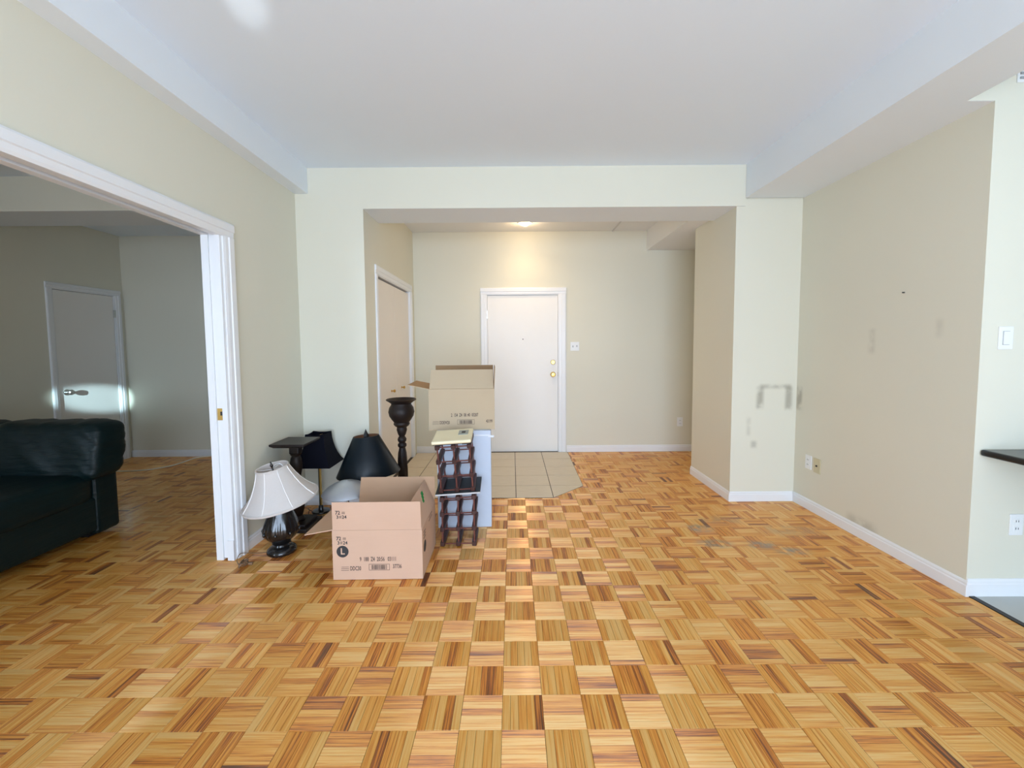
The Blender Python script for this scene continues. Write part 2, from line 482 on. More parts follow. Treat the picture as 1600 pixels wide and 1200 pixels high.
for ix in range(-33, 18):
    for iy in range(-27, 28):
        x0, y0 = GX + ix * P, GY + iy * P
        cx, cy = x0 + P / 2, y0 + P / 2
        if not room_cell(cx, cy): continue
        if all(in_poly(x0 + a * P, y0 + b * P, TILE_POLY) for a in (.02, .98) for b in (.02, .98)): continue
        u, v, d = project(cx, cy, 0) if cy > .3 else (-999, -999, 99)
        vis = 0 <= u <= 1600 and 0 <= v <= 1215 and d > 0
        if vis and cx < XLB and cy > 2.68: vis = False
        if vis and XLB < cx < XL: vis = False
        if vis and (-1.08 < cx < -.52 and 2.40 < cy < 3.0): vis = False
        cells.append((0 if vis else 1, cy if vis else 99, ix, iy, x0, y0))
cells.sort()
rest = []
for n, (nv, cy, ix, iy, x0, y0) in enumerate(cells):
    vert = (ix + iy) % 2 == 0
    bdz = rng.uniform(-.0004, .0004)
    it = [slat_geo(x0, y0, vert, k, rng, bdz + rng.uniform(-.00015, .00015)) for k in range(5)]
    if n < 60:
        blk = MB().box(x0 + .001, x0 + P - .001, y0 + .001, y0 + P - .001, -.0034, -.0018).build('parquet_block', 'subfloor', fl)
        for s_ in it: slats_object('parquet_slat', [s_], blk)
    elif n < 300:
        slats_object('parquet_block', it, fl)
    else:
        rest += it
slats_object('parquet_blocks', rest, fl)['kind'] = 'stuff'

flk = struct(MB().box(2.46, 4.8, YB, YK, -.10, .002).build('floor_kitchen', 'kitchen_tile'), 'pale grey kitchen floor beyond the parquet edge', 'floor')
MB().box(2.445, 2.475, YB, YK - .013, -.01, .005).build('floor_edge_strip', 'dark_wood', flk)

fe = struct(MB().prism([(XCL - .1, 3.760), (.361, 3.760), (.682, 4.08), (.704, YE), (XCL - .1, YE)], -.05, .0015).build('floor_entry', 'grout'), 'beige ceramic tile patch with clipped corner inside the entry', 'floor')
def clip_poly(poly, nx, ny, c):
    out = []
    for i in range(len(poly)):
        a, b = poly[i], poly[(i + 1) % len(poly)]
        da, db = nx * a[0] + ny * a[1] - c, nx * b[0] + ny * b[1] - c
        if da <= 0: out.append(a)
        if (da < 0) != (db < 0):
            t = da / (da - db); out.append((a[0] + t * (b[0] - a[0]), a[1] + t * (b[1] - a[1])))
    return out
for i in range(-4, 3):
    for j in range(5):
        x0, x1 = .025 + i * .337, .025 + (i + 1) * .337
        y0, y1 = 3.763 + j * .3275, 3.763 + (j + 1) * .3275
        q = [(x0 + .003, y0 + .0042), (x1 - .003, y0 + .0042), (x1 - .003, y1 - .0042), (x0 + .003, y1 - .0042)]
        q = clip_poly(q, -1, 0, 1.228)
        if len(q) > 2: q = clip_poly(q, 1 / math.sqrt(2), -1 / math.sqrt(2), (.361 - 3.763) / math.sqrt(2))
        if len(q) > 2: q = clip_poly(q, 1, -.0164, .678 - .0164 * 4.08)
        if len(q) > 2:
            MB().prism(q, .0, .0045).build('floor_tile', 'tile', fe, bevel=.001, seg=1)

# ------------------------------------------------------------------ ceilings, beams, walls
struct(MB().box(XLB, 4.8, YB - .1, YC, ZC, ZC + .12).build('ceiling', 'ceiling'), 'smooth white living-room ceiling', 'ceiling')
struct(MB().box(XCL - .8, 2.56, YC, YE + .15, 2.787, 2.95).build('ceiling_hall', 'ceiling_hall'), 'white entry hall ceiling behind the cross beam', 'ceiling')
cb = struct(MB().box(XBED - .1, XLB, YB - .1, 3.65, 2.80, 2.95).box(XBED - .1, XLB, 3.65, YBED + .12, 2.745, 2.95).build('ceiling_bedroom', 'ceiling'), 'white bedroom ceiling seen through the opening', 'ceiling')
def white_underside(o):      # the undersides of the beams are painted with the ceiling white
    o.data.materials.append(M['beam'])
    for p in o.data.polygons:
        if p.normal.z < -.9: p.material_index = 1
    return o
struct(white_underside(MB().box(XCL, 1.955, YC - .015, 4.055, 2.515, ZC).build('ceiling_beam_cross', 'wall')), 'cream cross beam over the hall opening', 'beam')
struct(MB().box(XL - .05, -1.69, YB, YC - .016, 2.64, ZC + .02).build('ceiling_beam_left', 'beam'), 'white boxed beam along the top of the left wall', 'beam')
sof = MB().prism([(1.95, YB), (2.30, YB), (2.30, YK + .002), (XR + .02, YK + .002), (XR + .02, YC - .016), (1.955, YC - .016), (1.955, YC - .02), (1.95, YC - .02)], 2.58, ZC + .02)
struct(sof.build('ceiling_soffit_right', 'beam'), 'white dropped soffit along the right wall', 'soffit')
struct(MB().box(1.69, 2.50, 4.056, YE + .02, 2.545, 2.90).build('ceiling_soffit_hall', 'ceiling_hall'), 'boxed white soffit in the hall corner', 'soffit')
struct(white_underside(MB().box(XBED - .05, XLB + .02, 3.63, 4.06, 2.515, 2.90).build('ceiling_beam_bedroom', 'wall')), 'cream beam crossing the bedroom ceiling', 'beam')
struct(MB().box(1.252, 1.266, 4.056, YE, 2.779, 2.788).build('ceiling_crease', 'board_edge'), 'thin grey strip drawn for a crease in the hall ceiling', 'trim')  # grey strip standing in for the line of a ceiling crease

OY0, OY1, OZ = .70, 2.685, 2.062      # pocket-door opening in the left wall
wl = MB()
wl.box(XLB, XL, YB, OY0, 0, ZC).box(XLB, XL, OY0, OY1 + .03, OZ + .03, ZC)
wl.box(XLB, XL, OY1 + .03, YC, 0, ZC).box(XLB, XLB + .03, YC, YBED, 0, ZC)
struct(wl.build('wall_left', 'wall'), 'cream left wall around the wide pocket-door opening', 'wall')
struct(MB().box(XLB, XCL, YC - .015, YC + .12, 0, ZC).build('wall_column_left', 'wall'), 'pale cream wall stub left of the hall opening', 'wall')
CY0, CY1, CZ = 3.965, 5.215, 2.035
wc = MB().box(XCL - .11, XCL, YC + .12, CY0, 0, 2.80).box(XCL - .11, XCL, CY1, YE, 0, 2.80).box(XCL - .11, XCL, CY0, CY1, CZ, 2.80)
struct(wc.build('wall_closet', 'wall'), 'cream hall wall around the closet doors', 'wall')
DX0, DX1, DZ = -.327, .597, 2.020
we = MB().box(XCL - .2, DX0, YE, YE + .14, 0, 2.82).box(DX1, 2.56, YE, YE + .14, 0, 2.82).box(DX0, DX1, YE, YE + .14, DZ, 2.82)
struct(we.build('wall_entry', 'wall'), 'cream end wall around the entry door', 'wall')
struct(MB().box(2.31, 2.56, 4.45, YE, 0, 2.80).build('wall_hall_right', 'wall'), 'cream hall side wall past the column', 'wall')
struct(MB().box(1.885, 2.56, YC, 4.45, 0, ZC).build('wall_column_right', 'wall_column'), 'scuffed cream column right of the hall opening', 'wall')
struct(MB().box(XR, 2.56, YK + .12, YC, 0, 2.60).build('wall_right', 'wall_right'), 'cream right wall with faint marks', 'wall')
struct(MB().box(XR, 4.8, YK, YK + .12, 0, ZC).box(2.29, XR, YK, YK + .10, 2.581, ZC).build('wall_kitchen', 'wall'), 'bright cream kitchen return wall with light switch', 'wall')
struct(MB().box(4.7, 4.8, YB, YK, 0, ZC).build('wall_kitchen_side', 'wall'), 'cream far kitchen wall', 'wall')
struct(MB().box(XBED - .1, XBED, YB, 4.507, 0, 2.82).box(XBED - .1, XBED, 5.225, YBED + .1, 0, 2.82).box(XBED - .1, XBED, 4.507, 5.225, 2.013, 2.82).box(XBED - .1, XBED - .07, 4.5, 5.23, 0, 2.02).build('wall_bedroom_left', 'wall'), 'shaded cream bedroom wall around the closed door', 'wall')
struct(MB().box(XBED, XLB, YBED, YBED + .1, 0, 2.82).build('wall_bedroom_end', 'wall'), 'shaded cream end wall of the bedroom', 'wall')
# window wall behind the camera, with three assumed openings that light the rooms
wins = [(-1.30, 2.00, .05, 2.11), (2.70, 4.40, .60, 2.30), (-4.775, -4.025, .80, 2.10)]
wb = MB()
xs = [XBED - .1] + [e for w_ in sorted(wins) for e in w_[:2]] + [4.8]
for i in range(0, len(xs), 2): wb.box(xs[i], xs[i + 1], YB - .12, YB, 0, ZC)
for (a, b, c, d) in wins: wb.box(a, b, YB - .12, YB, 0, c).box(a, b, YB - .12, YB, d, ZC)
struct(wb.build('wall_back', 'wall'), 'window wall behind the viewer', 'wall')
for i, (a, b, c, d) in enumerate(wins):
    m = MB()
    for (p, q, s_, t_) in ((a, a + .05, c, d), (b - .05, b, c, d), (a + .05, b - .05, c, c + .05), (a + .05, b - .05, d - .05, d)):
        m.box(p, q, YB - .10, YB - .04, s_, t_)
    nm = 3 if b - a > 2 else 1
    for k in range(1, nm): 
        xx = a + (b - a) * k / nm; m.box(xx - .03, xx + .03, YB - .10, YB - .04, c + .05, d - .05)
    w_ = struct(m.build('window_%d' % (i + 1), 'trim'), ['assumed wide living-room window behind the viewer', 'assumed kitchen window behind the viewer', 'assumed bedroom window behind the viewer'][i], 'window')

# ------------------------------------------------------------------ baseboards
def baseboard(name, label, a, b, nrm, h=.085, t=.013):
    a, b, nrm = Vector((*a, 0)), Vector((*b, 0)), Vector((*nrm, 0))
    prof = [(0, 0), (t, 0), (t, h * .70), (t * .72, h * .76), (t * .72, h * .88), (t * .35, h), (0, h)]
    n = len(prof); vs = []
    for p in (a, b):
        for d, z in prof: vs.append(p + nrm * d + Vector((0, 0, z + .0005)))
    fs = [tuple(range(n)), tuple(range(2 * n - 1, n - 1, -1))] + [(i, (i + 1) % n, n + (i + 1) % n, n + i) for i in range(n)]
    return struct(MB().add(vs, fs).build(name, 'trim'), label, 'baseboard')
baseboard('baseboard_right', 'white baseboard along the right wall', (XR, YK - .013), (XR, YC), (-1, 0))
baseboard('baseboard_column_front', 'white baseboard on the front of the scuffed column', (1.885, YC), (XR - .013, YC), (0, -1))
baseboard('baseboard_column_side', 'white baseboard on the hall side of the column', (1.885, YC - .013), (1.885, 4.45), (-1, 0))
baseboard('baseboard_kitchen', 'white baseboard under the kitchen counter', (XR, YK), (4.7, YK), (0, -1), .095)
baseboard('baseboard_entry_right', 'white baseboard right of the entry door', (.69, YE), (2.31, YE), (0, -1))
baseboard('baseboard_entry_left', 'white baseboard left of the entry door', (XCL, YE), (-.42, YE), (0, -1))
baseboard('baseboard_left', 'white baseboard on the left wall behind the lamps', (XL, 2.80), (XL, YC - .015), (1, 0))
baseboard('baseboard_column_left', 'white baseboard on the wall stub behind the lamps', (XL + .013, YC - .015), (XCL, YC - .015), (0, -1))
baseboard('baseboard_closet', 'short white baseboard beside the closet casing', (XCL, YC - .028), (XCL, 3.895), (1, 0))
baseboard('baseboard_bedroom_end', 'white baseboard on the bedroom end wall', (XBED, YBED), (XLB, YBED), (0, -1))
baseboard('baseboard_bedroom_left', 'white baseboard on the bedroom left wall', (XBED, YB), (XBED, 4.44), (1, 0))

# ------------------------------------------------------------------ door casings and doors
def casing_profile_strip(m, a, b, inward, out, w=.078, t=.02):
    """strip from a to b; 'inward' points to the opening, 'out' away from the wall; stepped moulding"""
    a, b, inward, out = Vector(a), Vector(b), Vector(inward), Vector(out)
    prof = [(0, 0), (0, t * .75), (w * .12, t), (w * .55, t), (w * .60, t * .72), (w * .85, t * .66), (w, t * .45), (w, 0)]
    n = len(prof)
    vs = [a + inward * u + out * v for u, v in prof] + [b + inward * u + out * v for u, v in prof]
    m.add(vs, [tuple(range(n)), tuple(range(2 * n - 1, n - 1, -1))] + [(i, (i + 1) % n, n + (i + 1) % n, n + i) for i in range(n)])

# pocket-door opening (trim_2): casing, jambs and header are parts
t2 = struct(empty('trim_2', (XL, OY1, 0)), 'white moulded casing around the wide pocket-door opening', 'door casing')
def part(mb, name, mat, parent, **k):
    o = mb.build(name, mat, None, **k)
    o.parent = parent
    o.matrix_parent_inverse = Matrix.Translation(parent.location).inverted() if parent.type == 'EMPTY' and parent.rotation_euler.to_quaternion().angle < 1e-6 else Matrix()
    return o
m = MB(); casing_profile_strip(m, (XL, OY1 + .105, 0), (XL, OY1 + .105, OZ), (0, -1, 0), (1, 0, 0), .095, .024)
part(m, 'side_casing', 'trim', t2)
m = MB(); casing_profile_strip(m, (XL, OY0 - .08, 0), (XL, OY0 - .08, OZ), (0, 1, 0), (1, 0, 0), .08, .024); part(m, 'side_casing', 'trim', t2)
m = MB(); casing_profile_strip(m, (XL, OY0 - .08, OZ + .0901), (XL, OY1 + .105, OZ + .0901), (0, 0, -1), (1, 0, 0), .09, .024)
part(m, 'head_casing', 'trim', t2)
part(MB().box(XL - .032, XL + .001, OY1 - .012, OY1 + .03, 0, OZ), 'near_jamb', 'trim', t2)
part(MB().box(XLB - .004, XLB + .040, OY1 - .012, OY1 + .03, 0, OZ), 'far_jamb', 'trim', t2)
part(MB().box(XL - .036, XL + .001, OY0, OY1, OZ, OZ + .03), 'head_jamb', 'trim', t2)
part(MB().box(XLB - .004, XLB + .040, OY0, OY1, OZ, OZ + .03), 'head_jamb', 'trim', t2)
part(MB().box(XLB + .045, XL - .041, OY0, OY1, OZ + .024, OZ + .03), 'track', 'slot', t2)
part(MB().box(XL - .040, XL + .001, OY1 - .018, OY1 - .0125, .0, .13), 'plinth_block', 'trim', t2)
d1 = struct(empty('door_1', (XLB + .058, OY1, 0)), 'white pocket door slid back into the left wall, only its edge showing', 'door')
part(MB().box(XLB + .0408, XL - .0328, OY1 - .004, OY1 + .75, .012, OZ + .02), 'door_leaf', 'trim', d1)
lp = part(MB().box(XLB + .043, XL - .035, OY1 - .0065, OY1 - .0042, .91, .985), 'latch_plate', 'brass', d1)
part(MB().box(XLB + .062, XL - .036, OY1 - .0075, OY1 - .0066, .94, .965), 'latch_pull', 'slot', d1)

# entry door
d2 = struct(empty('door_2', (.135, YE, 0)), 'white flat entry door with brass deadbolt and knob', 'door')
part(MB().box(DX0 + .018, DX1 - .018, YE + .012, YE + .055, .006, DZ - .018), 'door_leaf', 'door', d2, bevel=.002)
m = MB(); casing_profile_strip(m, (DX0 - .068, YE, 0), (DX0 - .068, YE, DZ - .01), (1, 0, 0), (0, -1, 0), .08, .018); part(m, 'side_casing', 'trim', d2)
m = MB(); casing_profile_strip(m, (DX1 + .085, YE, 0), (DX1 + .085, YE, DZ - .01), (-1, 0, 0), (0, -1, 0), .097, .018); part(m, 'side_casing', 'trim', d2)
m = MB(); casing_profile_strip(m, (DX0 - .068, YE, DZ + .0751), (DX1 + .085, YE, DZ + .0751), (0, 0, -1), (0, -1, 0), .085, .018); part(m, 'head_casing', 'trim', d2)
part(MB().box(DX0, DX0 + .016, YE, YE + .10, 0, DZ).box(DX1 - .016, DX1, YE, YE + .10, 0, DZ).box(DX0 + .016, DX1 - .016, YE, YE + .10, DZ - .015, DZ), 'jamb', 'trim', d2)
for z in (1.76, .24):
    part(MB().box(DX0 + .008, DX0 + .020, YE - .006, YE + .012, z - .05, z + .05), 'hinge', 'nickel', d2)
def lathe_y(prof, x, y, z, seg=20):    # axis toward -Y
    return MB().lathe(prof, seg, T(x, y, z) @ RM(R(90), 'X'))
part(lathe_y([(.030, 0), (.030, .008), (.024, .014), (.014, .014), (.014, .022), (.0, .022)], .517, YE + .012, 1.155), 'deadbolt', 'brass', d2, smooth=True)
part(lathe_y([(.034, 0), (.033, .008), (.014, .014), (.014, .030), (.026, .040), (.031, .055), (.026, .068), (.0, .072)], .517, YE + .012, 1.0), 'knob', 'brass', d2, smooth=True)
part(lathe_y([(.007, 0), (.007, .003), (0, .003)], .137, YE + .012, 1.45, 12), 'peephole', 'slot', d2)
part(MB().box(DX1 - .0179, DX1 - .0162, YE + .010, YE + .03, .975, 1.03), 'strike_plate', 'slot', d2)

# closet doors in the hall
d3 = struct(empty('door_3', (XCL, 4.6, 0)), 'pair of off-white closet doors in the hall side wall', 'door')
def vline(y): return y
mid = 4.60
part(MB().box(XCL - .05, XCL - .018, CY0 + .015, mid - .002, .012, CZ - .030), 'door_leaf', 'closet_door', d3, bevel=.002)
part(MB().box(XCL - .05, XCL - .018, mid + .002, CY1 - .015, .012, CZ - .030), 'door_leaf', 'closet_door', d3, bevel=.002)
part(MB().box(XCL - .10, XCL - .052, CY0, CY1, CZ - .03, CZ - .004).box(XCL - .11, XCL - .085, CY0, CY1, 0, CZ - .03), 'track', 'slot', d3)
part(MB().box(XCL - .06, XCL, CY0, CY0 + .013, 0, CZ).box(XCL - .06, XCL, CY1 - .013, CY1, 0, CZ).box(XCL - .05, XCL, CY0 + .013, CY1 - .013, CZ - .013, CZ), 'jamb', 'trim', d3)
m = MB(); casing_profile_strip(m, (XCL, CY0 - .068, 0), (XCL, CY0 - .068, CZ - .005), (0, 1, 0), (1, 0, 0), .072, .016); part(m, 'side_casing', 'trim', d3)
m = MB(); casing_profile_strip(m, (XCL, CY1 + .068, 0), (XCL, CY1 + .068, CZ - .005), (0, -1, 0), (1, 0, 0), .072, .016); part(m, 'side_casing', 'trim', d3)
m = MB(); casing_profile_strip(m, (XCL, CY0 - .068, CZ + .0751), (XCL, CY1 + .068, CZ + .0751), (0, 0, -1), (1, 0, 0), .08, .016); part(m, 'head_casing', 'trim', d3)
for y in (4.40, 4.80):
    part(MB().lathe([(.012, 0), (.012, .004), (.006, .008), (.006, .018), (.015, .026), (.017, .034), (.010, .042), (0, .043)], 16, T(XCL - .018, y, .91) @ RM(R(90), 'Y')), 'knob', 'brass', d3, smooth=True)

# bedroom door
d4 = struct(empty('door_4', (XBED, 4.86, 0)), 'white flat bedroom door with a knob, catching a glint from an added spot', 'door')
part(MB().box(XBED - .05, XBED - .012, 4.522, 5.210, .008, 1.998), 'door_leaf', 'door', d4, bevel=.002)
part(MB().box(XBED - .07, XBED, 4.507, 4.519, 0, 2.013).box(XBED - .07, XBED, 5.213, 5.225, 0, 2.013).box(XBED - .07, XBED, 4.519, 5.213, 2.001, 2.013), 'jamb', 'trim', d4)
m = MB(); casing_profile_strip(m, (XBED, 4.445, 0), (XBED, 4.445, 2.010), (0, 1, 0), (1, 0, 0), .066, .018); part(m, 'side_casing', 'trim', d4)
m = MB(); casing_profile_strip(m, (XBED, 5.29, 0), (XBED, 5.29, 2.010), (0, -1, 0), (1, 0, 0), .066, .018); part(m, 'side_casing', 'trim', d4)
m = MB(); casing_profile_strip(m, (XBED, 4.445, 2.0701), (XBED, 5.29, 2.0701), (0, 0, -1), (1, 0, 0), .06, .018); part(m, 'head_casing', 'trim', d4)
part(MB().lathe([(.033, 0), (.032, .008), (.014, .014), (.014, .034), (.026, .044), (.030, .058), (.024, .070), (0, .074)], 20, T(XBED - .012, 4.60, .90) @ RM(R(90), 'Y')), 'knob', 'nickel', d4, smooth=True)
for z in (1.79, .21):
    part(MB().box(XBED - .012, XBED + .006, 5.203, 5.222, z - .045, z + .045), 'hinge', 'nickel', d4)

# ------------------------------------------------------------------ switches, outlets, vent (wall fittings)
def face_y(x, z, y):      # frame: local x right, y up, z out toward -Y
    return T(x, y, z) @ RM(R(90), 'X')
def face_x(y, z, x):      # on a wall facing -X (right wall): local x runs toward -Y, y up
    return T(x, y, z) @ RM(R(-90), 'Z') @ RM(R(90), 'X')
def fitting(name, label, cat, mat4, w, h, plate='plate', items=()):
    root = empty(name, mat4.to_translation()); tag(root, label, cat)
    inv = Matrix.Translation(root.location).inverted()
    def mk(nm, bx, mt, bevel=0):
        o = MB().box(*bx, mat=inv @ mat4).build(nm, mt, root, bevel=bevel, seg=2)
        return o
    mk('cover_plate', (-w / 2, w / 2, -h / 2, h / 2, 0, .006), plate, .002)
    for nm, bx, mt in items: mk(nm, bx, mt)
    return root
def duplex():
    it = []
    for cy in (-.020, .020):
        it.append(('receptacle_face', (-.014, .014, cy - .012, cy + .012, .006, .0085), 'plate'))
        it += [('slot', (-.008, -.005, cy - .005, cy + .006, .0085, .0092), 'slot'), ('slot', (.005, .008, cy - .005, cy + .005, .0085, .0092), 'slot')]
    return it
fitting('light_switch', 'white double toggle light switch beside the entry door', 'light switch', face_y(.793, 1.355, YE), .11, .11, items=[
    ('toggle', (-.030, -.020, -.013, .010, .006, .016), 'grey_line'), ('toggle', (.020, .030, -.008, .014, .006, .016), 'grey_line')])
fitting('wall_outlet', 'white outlet low on the hall end wall near the column', 'outlet', face_y(2.14, .38, YE), .072, .115, items=duplex())
fitting('wall_outlet', 'white outlet low on the right wall beside the beige plate', 'outlet', face_x(3.47, .392, XR), .072, .115, items=duplex())
fitting('cable_plate', 'beige cable jack plate low on the right wall', 'cable plate', face_x(3.37, .387, XR), .075, .118, 'plate_beige', [('cable_jack', (-.006, .006, -.006, .006, .006, .013), 'slot')])
fitting('dimmer_switch', 'white paddle light switch above the black counter', 'light switch', face_y(2.565, 1.388, YK), .075, .118, items=[
    ('paddle_frame', (-.018, .018, -.036, .036, .006, .0068), 'grey_line'), ('paddle', (-.016, .0145, -.034, .034, .006, .0105), 'plate')])
fitting('wall_outlet', 'white outlet under the black counter', 'outlet', face_y(2.685, .393, YK), .072, .115, items=duplex())
vent = fitting('wall_vent', 'small white grille high on the kitchen wall beside the soffit', 'vent', face_y(2.64, 2.735, YK), .20, .14, items=[
    ('louver', (-.09, .09, -.055 + k * .022, -.045 + k * .022, .006, .012), 'grey_line') for k in range(6)])
tag(MB().lathe([(.004, 0), (.004, .012), (0, .012)], 8, T(XR, 2.68, 1.679) @ RM(R(-90), 'Y')).build('picture_nail', 'slot'), 'small dark nail left in the right wall', 'nail')

# ------------------------------------------------------------------ hall ceiling lamp
def pot_light(loc, label, power, cone, spill=0):
    hl = empty('recessed_light', loc, label=label, cat='ceiling light')
    MB().lathe([(.062, -.001), (.085, -.001), (.088, -.006), (.080, -.012), (.064, -.010)], 28, close=True).build('trim_ring', 'trim', hl, smooth=True)
    MB().lathe([(0, -.040), (.030, -.037), (.052, -.022), (.058, -.001), (0, -.001)], 24).build('bulb', 'bulb', hl, smooth=True)
    l = bpy.data.lights.new('recessed_light_beam', 'SPOT'); l.energy = power; l.color = (1.0, .72, .43); l.spot_size = R(cone); l.spot_blend = 1.0; l.shadow_soft_size = .05
    o = bpy.data.objects.new('recessed_light_beam', l); COL.objects.link(o); o.location = (0, 0, -.055); o.parent = hl
    if spill:      # light leaving the bulb sideways
        l = bpy.data.lights.new('recessed_light_glow', 'POINT'); l.energy = spill; l.color = (1.0, .72, .43); l.shadow_soft_size = .05
        o = bpy.data.objects.new('recessed_light_glow', l); COL.objects.link(o); o.location = (0, 0, -.105); o.parent = hl
pot_light((.158, 5.02, 2.787), 'lit recessed spotlight in the hall ceiling above the entry door', 15, 142, 2.2)
pot_light((.158, 4.22, 2.787), 'assumed lit recessed spotlight close behind the cross beam', 24, 155, 2.2)  # unseen lamp, assumed from the warm light on closet wall and column

# ------------------------------------------------------------------ counter
ct = empty('counter', (2.8, 1.6, 0), label='black laminate counter with a rounded edge on the kitchen wall', cat='counter')
m = MB().box(2.468 - 2.8, 3.10 - 2.8, .9 - 1.6, YK - 1.6 - .001, .768, .802)
m.build('countertop', 'counter', ct, bevel=.012, seg=4)
MB().box(2.55 - 2.8, 3.05 - 2.8, .93 - 1.6, .96 - 1.6, .003, .768).build('support_panel', 'trim', ct)

# ------------------------------------------------------------------ cardboard boxes
def carton(name, loc, rotz, w, d, h, fl_len, angs, label, cat, mo, mi, group=None):
    """origin: centre of the base. angs = opening angle of front, back, left, right flap (0 = straight up, + = outward)"""
    root = empty(name, loc, (0, 0, rotz), label, cat, group)
    t = .005
    def two(nm, bx, inside):   # panel: outside colour and inside liner
        o = MB().box(*bx).build(nm, mo, root)
        return o
    two('bottom', (-w / 2 + t, w / 2 - t, -d / 2 + t, d / 2 - t, .001, .001 + t), 0)
    pf = two('front_panel', (-w / 2, w / 2, -d / 2, -d / 2 + t, 0, h), 0)
    two('back_panel', (-w / 2, w / 2, d / 2 - t, d / 2, 0, h), 0)
    two('side_panel', (-w / 2, -w / 2 + t, -d / 2 + t, d / 2 - t, 0, h), 0)
    pr = two('side_panel', (w / 2 - t, w / 2, -d / 2 + t, d / 2 - t, 0, h), 0)
    MB().box(-w / 2 + t, -w / 2 + t + .001, -d / 2 + t, d / 2 - t, .007, h - .001).box(w / 2 - t - .001, w / 2 - t, -d / 2 + t, d / 2 - t, .007, h - .001) \
        .box(-w / 2 + t + .001, w / 2 - t - .001, d / 2 - t - .001, d / 2 - t, .007, h - .001).box(-w / 2 + t + .001, w / 2 - t - .001, -d / 2 + t, -d / 2 + t + .001, .007, h - .001).build('lining', mi, root)
    out = {'front': pf, 'right': pr, 'root': root}
    for key, ang, base, rz, ln in (('front_flap', angs[0], (0, -d / 2 + t / 2), 0, w), ('back_flap', angs[1], (0, d / 2 - t / 2), math.pi, w),
                               ('left_flap', angs[2], (-w / 2 + t / 2, 0), -math.pi / 2, d), ('right_flap', angs[3], (w / 2 - t / 2, 0), math.pi / 2, d)):
        fr = T(base[0], base[1], h + .001) @ RM(rz, 'Z') @ RM(ang, 'X')
        tr = .004 if angs[0] > -.3 or key != 'front_flap' else .007
        f = MB().hexa([(-ln / 2 + tr, -t / 2, 0), (ln / 2 - tr, -t / 2, 0), (ln / 2 - tr, t / 2 - .001, 0), (-ln / 2 + tr, t / 2 - .001, 0),
                       (-ln / 2 + tr * 1.5, -t / 2, fl_len), (ln / 2 - tr * 1.5, -t / 2, fl_len), (ln / 2 - tr * 1.5, t / 2 - .001, fl_len), (-ln / 2 + tr * 1.5, t / 2 - .001, fl_len)], fr)
        o = f.build('flap', mo, root)
        MB().box(-ln / 2 + tr * 1.6, ln / 2 - tr * 1.6, t / 2 - .001, t / 2, .001, fl_len - .001, fr).build('flap_liner', mi, o)
        out[key] = (o, fr)
    return out

def barcode(parent, x, z, w, h, fr, mat='ink_soft', seed=3):
    r = random.Random(seed)
    m = MB(); e = .0006
    for (a, b, c, d) in ((x, x + w, z - h / 2, z - h / 2 + .0018), (x, x + w, z + h / 2 - .0018, z + h / 2), (x, x + .0018, z - h / 2, z + h / 2), (x + w - .0018, x + w, z - h / 2, z + h / 2)):
        m.box(a, b, c, d, 0, e, fr)
    p = x + w * .12
    while p < x + w * .88:
        q = r.choice((.0012, .0022, .0034))
        m.box(p, min(p + q, x + w * .9), z - h * .36, z + h * .36, 0, e, fr); p += q + r.choice((.0012, .002, .0028))
    return m.build('printed_barcode', mat, parent)
def fine_print(parent, x, z, w, lines, pitch, th, fr, mat='ink_soft', right=True):
    r = random.Random(5); m = MB()
    for k in range(lines):
        ww = w * r.uniform(.7, 1.0); zz = z + (lines / 2 - k - .5) * pitch
        m.box(x + w - ww, x + w, zz - th / 2, zz + th / 2, 0, .0006, fr)
    return m.build('fine_print', mat, parent)

# big box on the floor
BW, BD, BH, BF = .525, .45, .297, .168
bx1 = carton('cardboard_box', (-.800, 2.655, .002), R(.6), BW, BD, BH, BF, (R(2), R(17), R(100), R(-24)),
             'open brown cardboard box with black circled L, standing on the floor', 'cardboard box', 'card', 'card_in')
def front_frame(w, d): return T(-w / 2, -d / 2 - .0003, 0) @ RM(R(90), 'X')      # x right, y up, z toward viewer
f1 = front_frame(BW, BD)
def put(par, txt, x, z, size, mat, fr, sx=1.0, nm='printed_text'):
    return text_mesh(nm, txt, size, mat, par, fr @ T(x, z, .0004), sx)
pf = bx1['front']
def block72(par, x, z, fr, nm='printed_text'):
    put(par, '72', x, z + .013, .031, 'ink', fr, .95); fine_print(par, x + .037, z + .013, .020, 3, .005, .002, fr, right=True)
    put(par, '3', x + .006, z - .013, .028, 'ink', fr); fine_print(par, x + .022, z - .012, .014, 4, .004, .0018, fr); put(par, '24', x + .039, z - .013, .028, 'ink', fr, .95)
block72(pf, BW * .045, BH * .79, f1)
MB().lathe([(0, 0), (.035, 0), (.035, .0006), (0, .0006)], 40, f1 @ T(BW * .112, BH * .573, 0)).build('printed_circle', 'ink', pf)
text_mesh('printed_letter', 'L', .052, 'card', pf, f1 @ T(BW * .112, BH * .573, .0011), 1.0, 'CENTER')
put(pf, '9  188  Z4  20:56   03111', BW * .30, BH * .41, .036, 'ink_soft', f1, .575)
fine_print(pf, BW * .085, BH * .225, .048, 3, .010, .0022, f1)
put(pf, 'DDC30', BW * .190, BH * .225, .036, 'ink_soft', f1, .56)
barcode(pf, BW * .40, BH * .25, BW * .23, .038, f1)
put(pf, '37736', BW * .665, BH * .26, .034, 'ink_soft', f1, .62)
ff, ffr = bx1['front_flap']
f1b = ffr @ T(-BW / 2, -.0028, 0) @ RM(R(90), 'X')
block72(ff, BW * .045, BF * .55, f1b)
